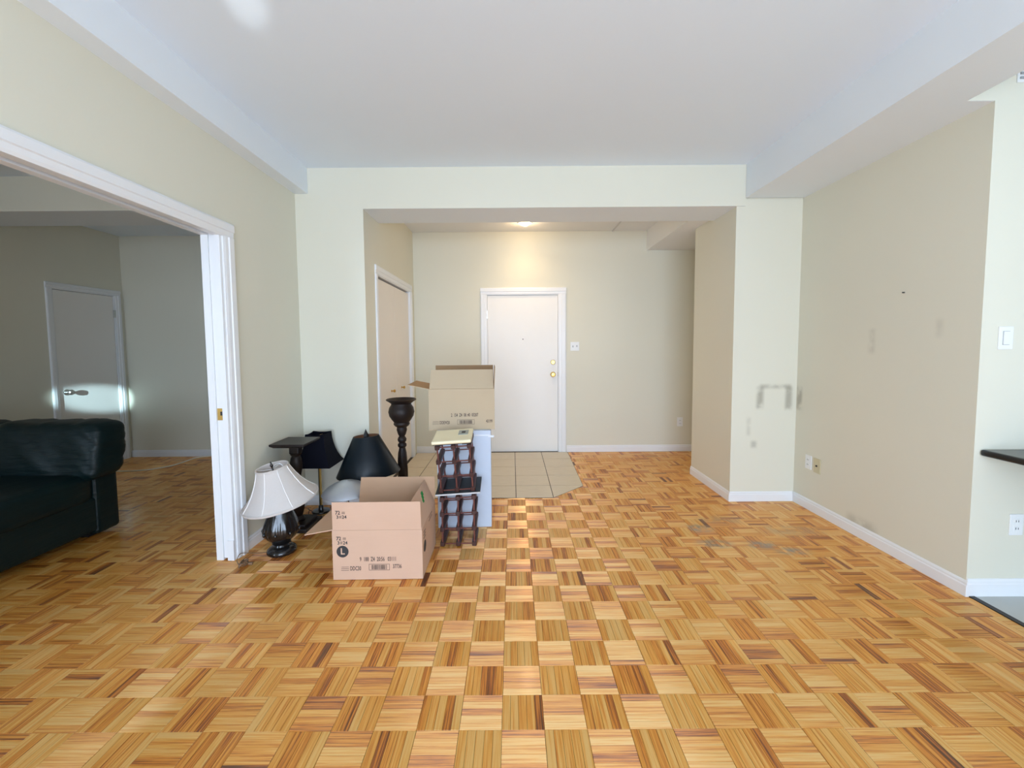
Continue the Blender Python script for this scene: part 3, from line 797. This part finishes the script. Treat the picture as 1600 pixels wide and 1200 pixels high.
# circle, letters on the right side panel; green sticker inside the right flap
sr = T(BW / 2 + .0003, -BD / 2, 0) @ RM(R(90), 'Z') @ RM(R(90), 'X')
MB().lathe([(0, 0), (.035, 0), (.035, .0006), (0, .0006)], 32, sr @ T(.075, .165, 0)).build('printed_circle', 'ink', bx1['right'])
fine_print(bx1['right'], .04, .24, .06, 3, .018, .006, sr, 'ink')
fine_print(bx1['right'], .20, .27, .12, 2, .02, .005, sr, 'ink')
rf, rfr = bx1['right_flap']
gm = MB()
for (a, b, c, d) in ((.235, .275, .098, .122), (.25, .295, .114, .140), (.222, .255, .080, .102)):
    gm.box(a - BD / 2, b - BD / 2, -.0034, -.0026, c, d, rfr)
gm.build('sticker', 'green', rf)['label'] = 'green sticker'

# pale carton and the box on top of it
PW, PD, PH = .402, .36, .737
pc = empty('tall_carton', (-.373, 3.14 + PD / 2 + .002, .001), (0, 0, R(2.5)), 'tall pale grey carton behind the wine racks', 'carton')
MB().box(-PW / 2, PW / 2, -PD / 2, PD / 2, 0, PH).build('carton_body', 'carton_white', pc, bevel=.004)
MB().box(-.02, PW / 2 - .004, -PD / 2 - .0012, -PD / 2 - .0002, PH - .040, PH - .030).box(PW / 2 - .02, PW / 2 + .022, -PD / 2 - .003, -PD / 2 - .001, PH - .052, PH - .036).build('torn_tape', 'tape', pc)
B2W, B2D, B2H, B2F = .492, .40, .308, .160
bx2 = carton('cardboard_box', (-.392, 3.180 + B2D / 2, PH + .002), R(3), B2W, B2D, B2H, B2F, (R(-30), R(3), R(78), R(3)),
             'open tan cardboard box on top of the tall pale carton', 'cardboard box', 'card2', 'card2_in')
f2 = front_frame(B2W, B2D); p2 = bx2['front']
put(p2, '2  154  Z4  08 :40  03207', B2W * .335, B2H * .36, .035, 'ink_soft', f2, .56)
fine_print(p2, B2W * .045, B2H * .18, .052, 3, .010, .0022, f2)
put(p2, 'DDEW20', B2W * .160, B2H * .18, .034, 'ink_soft', f2, .55)
barcode(p2, B2W * .43, B2H * .19, B2W * .26, .037, f2, seed=9)
put(p2, '43199', B2W * .868, B2H * .20, .033, 'ink_soft', f2, .58)

# ------------------------------------------------------------------ wine racks, board, bathroom scale
def wine_rack(name, label, loc, tilt, rotz, shear=(0, 0)):
    root = empty(name, loc, (0, 0, 0), label, 'wine rack', 'folding wine racks by the pale carton')
    root.matrix_world = T(*loc) @ tilt @ RM(rotz, 'Z')
    px, pz, dp = .108, .103, .235
    bs = .031
    def z_(x, y, z): return z * (1 + shear[0] * (x / (2 * px)) + shear[1] * (y / dp))
    def bar(a, b, wx, wz, nm, mt):
        (x0, y0, z0), (x1, y1, z1) = a, b
        m = MB()
        if abs(y1 - y0) > .05:      # front-to-back block with octagonal nodes
            q = []
            for (x, y, z) in (a, b):
                zz = z_(x, y, z)
                q.append([(x - wx / 2, y, zz - wz / 2), (x + wx / 2, y, zz - wz / 2), (x + wx / 2, y, zz + wz / 2), (x - wx / 2, y, zz + wz / 2)])
            m.add(q[0] + q[1], [(3, 2, 1, 0), (4, 5, 6, 7), (0, 1, 5, 4), (1, 2, 6, 5), (2, 3, 7, 6), (3, 0, 4, 7)])
        else:
            m.tube([(x0, y0, z_(x0, y0, z0)), (x1, y1, z_(x1, y1, z1))], wx, 6)
        return m.build(nm, mt, root, bevel=.004 if abs(y1 - y0) > .05 else 0, seg=1)
    zb = bs / 2
    for i in range(3):
        for j in range(4):
            x, z = i * px, zb + j * pz
            bar((x, 0, z), (x, dp, z), bs, bs, 'crossbar', 'rack_wood')
            for y in (.012, dp - .012):
                if i < 2: bar((x + bs * .45, y, z), (x + px - bs * .45, y, z), .0045, 0, 'rail', 'rack_bar')
                if j < 3: bar((x, y, z + bs * .4), (x, y, z + pz - bs * .4), .0058, 0, 'upright', 'rack_bar')
    return root
RX0, RY0 = -.485, 2.835
wine_rack('wine_rack', 'mahogany folding wine rack standing on the floor', (RX0, RY0, 0.001), Matrix(), R(1), (.050, .085))
hz = .339                                  # top plane of the lower rack at its left front corner
TILT = RM(R(-3.2), 'Y') @ RM(R(7.0), 'X')
base = T(RX0 - .045, RY0 + .008, hz + .011) @ RM(R(1.0), 'Z') @ TILT
bd = empty('shelf_board', (0, 0, 0), label='charcoal shelf board with a pale edge lying between the two wine racks', cat='board'); bd.matrix_world = base
MB().box(0, .305, 0, .245, 0, .011).build('board', 'board_black', bd)
MB().box(.0, .305, -.002, 0, .0, .011).build('edge_band', 'board_edge', bd)
r2 = wine_rack('wine_rack', 'mahogany folding wine rack standing on the charcoal board', (0, 0, 0), Matrix(), 0)
r2.matrix_world = base @ T(.040, .012, .0115)
sc = empty('bathroom_scale', (0, 0, 0), label='cream bathroom scale lying on the upper wine rack', cat='scale')
sc.matrix_world = base @ T(.010, -.020, .0115 + .031 + 3 * .103 + .001)
for (a, b) in ((.02, .03), (.20, .03), (.02, .2), (.20, .2)):
    MB().box(a, a + .045, b, b + .03, 0, .016).build('foot', 'black', sc)
MB().box(0, .265, 0, .25, .016, .040).build('platform', 'cream_plastic', sc, bevel=.010, seg=3)
MB().box(.008, .257, .008, .242, .012, .0175).build('base_tray', 'black', sc)
MB().box(.168, .236, .115, .205, .038, .0435).build('dial_rim', 'dial', sc, bevel=.0025)
MB().box(.190, .216, .140, .178, .0436, .0442).build('dial_window', 'slot', sc)

# ------------------------------------------------------------------ white bell-shade lamp with black urn base
lw = empty('table_lamp', (-1.555, 2.785, .001), label='black urn table lamp with a tilted ivory bell shade', cat='lamp')
def leaf(r, z, a):
    k = 1.0
    if .09 < z < .32: k += .035 * math.cos(8 * a) * math.sin((z - .09) / .23 * math.pi)
    if .12 < z < .20: k += .02 * math.cos(24 * a)
    return r * k
foot = MB().lathe([(0, 0), (.088, 0), (.092, .008), (.090, .022), (.080, .032), (.070, .040), (.052, .048), (.048, .058), (.058, .066), (.048, .074)], 48,
                  mod=lambda r, z, a: r * (1 + (.03 * math.cos(16 * a) if .025 < z < .045 else 0))).build('foot', 'black_gloss', lw, smooth=True)
MB().lathe([(.044, .070), (.062, .082), (.088, .105), (.106, .135), (.110, .160), (.104, .190), (.093, .225), (.080, .260), (.068, .295), (.060, .325), (.056, .345), (.020, .356), (0, .356)], 96, mod=leaf).build('urn_body', 'black_gloss', lw, smooth=True)
for k in range(8):
    a = k * math.pi / 4 + .2
    m = MB().lathe([(0, -.016), (.007, -.010), (.010, 0), (.006, .010), (0, .018)], 10, T(.112 * math.cos(a), .112 * math.sin(a), .150))
    m.build('leaf_boss', 'black_gloss', lw, smooth=True)
MB().tube([(0, 0, .35), (0, 0, .40)], .010).build('neck', 'brass', lw)
hp = [(.05 * math.sin(t) * 1.1, 0, .39 + .105 - .105 * math.cos(t)) for t in [i * math.pi / 10 for i in range(11)]]
MB().tube(hp, .0022, 6).tube([(-p[0], p[1], p[2]) for p in hp], .0022, 6).build('harp', 'plate', lw)
shp = empty('shade', (0, 0, 0)); shp.parent = lw
shm = T(.008, 0, .352) @ RM(R(-8), 'Y') @ RM(R(8), 'X')
bell = [(.230, 0), (.228, .008), (.188, .050), (.153, .100), (.127, .150), (.108, .195), (.097, .228), (.095, .238)]
def bell8(r, z, a): 
    w = 2 * math.pi / 8; d = (a % w) - w / 2
    return r * (1 - .022 * math.cos(d / (w / 2) * math.pi / 2))
inn = [(r - .004, z) for r, z in reversed(bell)]
bpy.data.objects.remove(shp)
sh = MB().lathe(bell + inn, 64, shm, mod=bell8, close=True).build('shade', 'shade_white', lw, smooth=True)
for k in range(8):
    a = k * math.pi / 4
    m = MB().tube([((r + .0012) * math.cos(a), (r + .0012) * math.sin(a), z) for r, z in bell], .0032, 6, shm)
    m.build('seam_piping', 'piping', sh)
MB().lathe([(.2305, -.003), (.233, .002), (.233, .010), (.2295, .012), (.226, .006)], 64, shm, close=True).build('bottom_trim', 'shade_white', sh, smooth=True)
MB().lathe([(.098, .226), (.0995, .232), (.099, .240), (.094, .241), (.093, .232)], 64, shm, close=True).build('top_trim', 'shade_white', sh, smooth=True)
MB().tube([(-.091, 0, .222), (.091, 0, .222)], .002, 6, shm).tube([(0, -.091, .222), (0, .091, .222)], .002, 6, shm).build('spider', 'plate', sh)
MB().lathe([(0, .215), (.006, .215), (.007, .226), (.004, .232), (.009, .242), (.010, .250), (.005, .262), (.006, .268), (0, .278)], 14, shm).build('finial', 'black_gloss', lw, smooth=True)
# its cord, running to the wall end of the casing
cpts = [(-.088, -.02, .006), (-.13, -.035, .006), (-.19, -.06, .02), (-.215, -.10, .035), (-.205, -.15, .02), (-.175, -.18, .006), (-.15, -.165, .006)]
def smooth_path(p, n=6):
    out = []
    P_ = [Vector(p[0])] + [Vector(x) for x in p] + [Vector(p[-1])]
    for i in range(1, len(P_) - 2):
        for k in range(n):
            t = k / n; a, b, c, d = P_[i - 1], P_[i], P_[i + 1], P_[i + 2]
            out.append(.5 * ((2 * b) + (c - a) * t + (2 * a - 5 * b + 4 * c - d) * t * t + (3 * b - a - 3 * c + d) * t ** 3))
    out.append(P_[-1]); return out
MB().tube(smooth_path(cpts), .0025, 6).build('cord', 'cord_brown', lw)
bund = []
for k in range(26):
    a = k * .95
    bund.append((-.145 + .030 * math.cos(a) * (.6 + .4 * math.sin(k)), -.19 + .036 * math.sin(a), .006 + .012 * (1 + math.sin(k * 1.7))))
MB().tube(smooth_path(bund, 4), .0028, 6).build('cord_bundle', 'cord_brown', lw)
MB().box(-.115, -.09, -.185, -.170, .003, .018).build('plug', 'cord_brown', lw, bevel=.002)

# ------------------------------------------------------------------ square-topped pedestal stand
pd = empty('pedestal_stand', (-1.645, 3.190, .001), label='dark wood pedestal stand with a square top in the corner', cat='pedestal')
MB().box(-.125, .125, -.135, .135, 0, .030).build('base', 'dark_wood', pd, bevel=.006)
MB().box(-.100, .100, -.105, .105, .030, .052).build('base_step', 'dark_wood', pd, bevel=.006)
MB().lathe([(.045, .052), (.050, .062), (.040, .075), (.030, .085), (.036, .10), (.046, .14), (.050, .19), (.044, .25), (.034, .30), (.030, .34), (.036, .355), (.036, .37), (.030, .38),
            (.032, .40), (.042, .45), (.045, .49), (.038, .53), (.030, .545), (.038, .555), (.040, .565)], 24).build('turned_column', 'dark_wood', pd, smooth=True)
MB().box(-.036, .036, -.036, .036, .565, .632).build('capital', 'dark_wood', pd, bevel=.008)
MB().hexa([(-.105, -.115, .632), (.105, -.115, .632), (.105, .115, .632), (-.105, .115, .632), (-.126, -.136, .648), (.126, -.136, .648), (.126, .136, .648), (-.126, .136, .648)]) \
    .box(-.126, .126, -.136, .136, .648, .662).build('square_top', 'dark_wood', pd, bevel=.002)

# ------------------------------------------------------------------ navy square-shade lamp on a slim brass pole
ln = empty('table_lamp', (-1.600, 3.475, .001), label='slim brass-pole table lamp with a navy square bell shade', cat='lamp')
MB().lathe([(0, 0), (.070, 0), (.072, .006), (.066, .014), (.024, .018), (.020, .026), (.019, .050), (.012, .058), (0, .058)], 28).build('base', 'black_gloss', ln, smooth=True)
MB().box(-.004, .010, -.007, .007, .055, .50).build('pole', 'brass', ln, bevel=.001)
MB().box(-.0100, -.0045, -.007, .007, .055, .42).build('pole_shaded_face', 'black', ln)  # black strip paints in the shaded left face of the square brass pole
def square_shade(rows):
    vs = []; fs = []; n = 4
    K = 6   # points per side
    for h_, z in rows:
        for s_ in range(4):
            for k in range(K):
                t = -1 + 2 * k / K
                x, y = ((t, -1), (1, t), (-t, 1), (-1, -t))[s_]
                vs.append((x * h_, y * h_, z))
    N_ = 4 * K
    for i in range(len(rows)):
        j = (i + 1) % len(rows)
        for k in range(N_):
            k2 = (k + 1) % N_
            fs.append((i * N_ + k, i * N_ + k2, j * N_ + k2, j * N_ + k))
    return vs, fs
rows = [(.146, .405), (.127, .435), (.110, .475), (.096, .52), (.086, .565), (.079, .61), (.075, .658)]
vs, fs = square_shade(rows + [(h_ - .003, z) for h_, z in reversed(rows)])
# corners flare up a little at the rims
vs = [(x, y, z + (.010 * max(0, (abs(x * y) / (max(abs(x), abs(y)) ** 2 + 1e-9)) - .3) if z > .64 else 0)) for x, y, z in vs]
ns = MB().add(vs, fs).build('shade', 'navy_shade', ln, smooth=True)
MB().tube([(-.072, 0, .640), (.072, 0, .640)], .002, 6).tube([(0, -.072, .640), (0, .072, .640)], .002, 6).build('spider', 'brass', ns)
MB().lathe([(0, .50), (.014, .50), (.030, .55), (.032, .585), (.022, .615), (.010, .630), (0, .632)], 18).build('bulb', 'plate', ln, smooth=True)
MB().tube(smooth_path([(-.068, -.01, .006), (-.10, -.02, .03), (-.075, -.05, .035), (-.06, -.09, .006), (.0, -.11, .005), (.07, -.10, .005)]), .0028, 6).build('cord', 'black', ln)

# ------------------------------------------------------------------ black cone-shade lamp
lb = empty('table_lamp', (-1.168, 3.402, .001), label='table lamp with a big black satin cone shade near the hall corner', cat='lamp')
MB().lathe([(0, 0), (.080, 0), (.084, .010), (.072, .022), (.040, .032), (.030, .05), (.046, .08), (.066, .13), (.070, .18), (.058, .23), (.036, .27), (.024, .295), (.018, .30), (.018, .33), (0, .33)], 32).build('urn_body', 'black_gloss', lb, smooth=True)
sm = T(0, 0, .345) @ RM(R(-3.5), 'Y') @ RM(R(-2), 'X')
cone = [(.246, 0), (.247, .004), (.174, .155), (.100, .305)]
cs = MB().lathe(cone + [(r - .004, z) for r, z in reversed(cone)], 64, sm, close=True).build('shade', 'black_shade', lb, smooth=True)
MB().lathe([(.2405, .001), (.1695, .155), (.0955, .304), (.0945, .304), (.1685, .155), (.2395, .001)], 48, sm, close=True).build('shade_lining', 'shade_lining', cs, smooth=True)
MB().tube([(-.094, 0, .285), (.094, 0, .285)], .0025, 6, sm).tube([(0, -.094, .285), (0, .094, .285)], .0025, 6, sm).build('spider', 'black', cs)
MB().tube([(0, 0, .32), (0, 0, .63)], .004).build('harp_rod', 'black', lb)
MB().lathe([(0, .270), (.012, .270), (.018, .285), (.024, .300), (.022, .312), (.014, .328), (.008, .342), (0, .362)], 6, sm).build('finial', 'black', lb)
MB().lathe([(0, 0), (.016, 0), (.016, .05), (0, .05)], 16, T(.115, -.16, .345) @ RM(R(90), 'X')).build('switch_knob', 'black', lb)
MB().lathe([(.006, .0505), (.012, .0505), (.012, .053), (.006, .053)], 16, T(.115, -.16, .345) @ RM(R(90), 'X'), close=True).build('switch_ring', 'plate', lb)

# ------------------------------------------------------------------ silver dome lamp
ls = empty('table_lamp', (-1.194, 3.005, .001), label='silver metal dome desk lamp beside the cardboard box', cat='lamp')
MB().lathe([(0, 0), (.085, 0), (.087, .006), (.080, .014), (.012, .020), (0, .020)], 36).build('base', 'silver', ls, smooth=True)
MB().tube([(0, 0, .015), (0, 0, .40)], .007, 12).build('stem', 'silver', ls, smooth=True)
MB().tube([(.012, -.004, .015), (.012, -.004, .33)], .003, 6).build('cord', 'black', ls)
dome = [(.171, .322), (.160, .340), (.135, .364), (.100, .386), (.060, .402), (.020, .410), (.0, .411)]
MB().lathe([(.169, .320)] + dome + [(.02, .407), (.060, .398), (.100, .382), (.134, .360), (.158, .337)], 56).build('shade', 'silver', ls, smooth=True)
MB().lathe([(0, .410), (.005, .410), (.005, .414), (0, .415)], 12).build('finial', 'silver', ls, smooth=True)

# ------------------------------------------------------------------ turned candle stand with bowl
cs_ = empty('candle_stand', (-.952, 3.625, .001), label='tall turned dark wood stand topped by a carved bowl', cat='candle stand')
MB().lathe([(0, 0), (.105, 0), (.108, .012), (.098, .030), (.070, .045), (.050, .060), (.056, .075), (.036, .09)], 32).build('foot', 'carved_wood', cs_, smooth=True)
def twist(r, z, a): return r * (1 + .07 * math.cos(6 * a + z * 22)) if .16 < z < .47 else r
stem = [(.034, .085), (.040, .10), (.040, .12), (.030, .135)] + [(.030 + .012 * math.sin((i / 14) * math.pi) ** .8, .15 + .33 * i / 14) for i in range(15)] + [(.026, .50), (.037, .515), (.037, .53), (.026, .545), (.035, .558), (.038, .575), (.030, .590), (.024, .60), (.034, .62), (.044, .655), (.040, .68)]
MB().lathe(stem, 36, mod=twist).build('turned_stem', 'carved_wood', cs_, smooth=True)
def carve(r, z, a): return r * (1 + .012 * math.sin(20 * a + 90 * z) * (1 if .735 < z < .86 else 0))
MB().lathe([(.036, .675), (.058, .690), (.068, .705), (.064, .722), (.082, .745), (.100, .775), (.108, .81), (.100, .848), (.084, .872), (.084, .882), (.104, .898), (.124, .910), (.127, .916), (.120, .922),
            (.092, .900), (.074, .880), (.062, .86), (0, .855)], 72, mod=carve).build('bowl', 'carved_wood', cs_, smooth=True)

# ------------------------------------------------------------------ dark green leather sofa in the bedroom (faces the bedroom window)
so = empty('sofa', (-3.82, 2.75, .001), label='dark green leather sofa in the bedroom beyond the opening', cat='sofa')
def pillow(cx, cy, cz, sx, sy, sz, e=.32, sub=14, wr=.0, seed=0, lean=0, droop=0):
    """rounded cushion: superellipsoid box grid with wrinkles"""
    bm = bmesh.new(); bmesh.ops.create_cube(bm, size=2)
    bmesh.ops.subdivide_edges(bm, edges=bm.edges, cuts=sub, use_grid_fill=True)
    for v in bm.verts:
        p = v.co
        q = Vector([math.copysign(abs(c) ** 1.0, c) for c in p])
        n = (abs(p.x) ** (2 / e) + abs(p.y) ** (2 / e) + abs(p.z) ** (2 / e)) ** (e / 2)
        q = p / n
        x, y, z = q.x * sx / 2, q.y * sy / 2, q.z * sz / 2
        if wr:
            d = noise.noise(Vector((x * 5 + seed, y * 4, z * 5))) * wr + noise.noise(Vector(((x + z) * 22 + seed, y * 4, (x + z) * 3))) * wr * .6
            s_ = Vector((q.x / sx, q.y / sy, q.z / sz)).normalized() * d
            x += s_.x; y += s_.y; z += s_.z
        y += lean * (z / sz + .5)
        v.co = (cx + x, cy + y, cz + z)
    me = MB(); me.v = [tuple(v.co) for v in bm.verts]; me.f = [tuple(v.index for v in f.verts) for f in bm.faces]
    bm.verts.index_update(); me.f = [tuple(v.index for v in f.verts) for f in bm.faces]
    bm.free(); return me
# local: x from -.80 .. .82 (right end at world -3.0), y front -.50 .. back .48
MB().box(-.80, .80, -.44, .30, .05, .30).build('base', 'leather', so, bevel=.02, seg=3)
MB().box(-.80, .81, .26, .45, .022, .60).build('back_frame', 'leather', so, bevel=.03, seg=3)
for (a, b) in ((-.80, .005), (.0, .82)):
    pillow((a + b) / 2, -.09, .375, b - a, .80, .23, .28, 14, .006, a).build('seat_cushion', 'leather', so, smooth=True)
for i, (a, b) in enumerate(((-.82, .085), (.075, .895))):
    pillow((a + b) / 2, .30, .630, b - a, .30, .43, .34, 18, .018, 3 + i * 7, .06).build('back_cushion', 'leather', so, smooth=True)
for (x, y) in ((-.72, -.36), (.72, -.36), (-.72, .36), (.70, .30)):
    MB().box(x - .03, x + .03, y - .03, y + .03, 0, .052).build('foot', 'black', so)

# ------------------------------------------------------------------ phone cord on the bedroom floor
cp = [(-4.70, 4.62, .006), (-4.45, 4.67, .006), (-4.30, 4.68, .006), (-4.11, 4.72, .006), (-3.97, 4.89, .006), (-3.95, 5.10, .006), (-3.94, 5.24, .006), (-3.80, 5.30, .008), (-3.4, 5.305, .006), (-2.8, 5.30, .006)]
tag(MB().tube(smooth_path(cp), .0065, 6).build('phone_cord', 'cord_white'), 'thin ivory cord lying across the bedroom floor', 'cord')
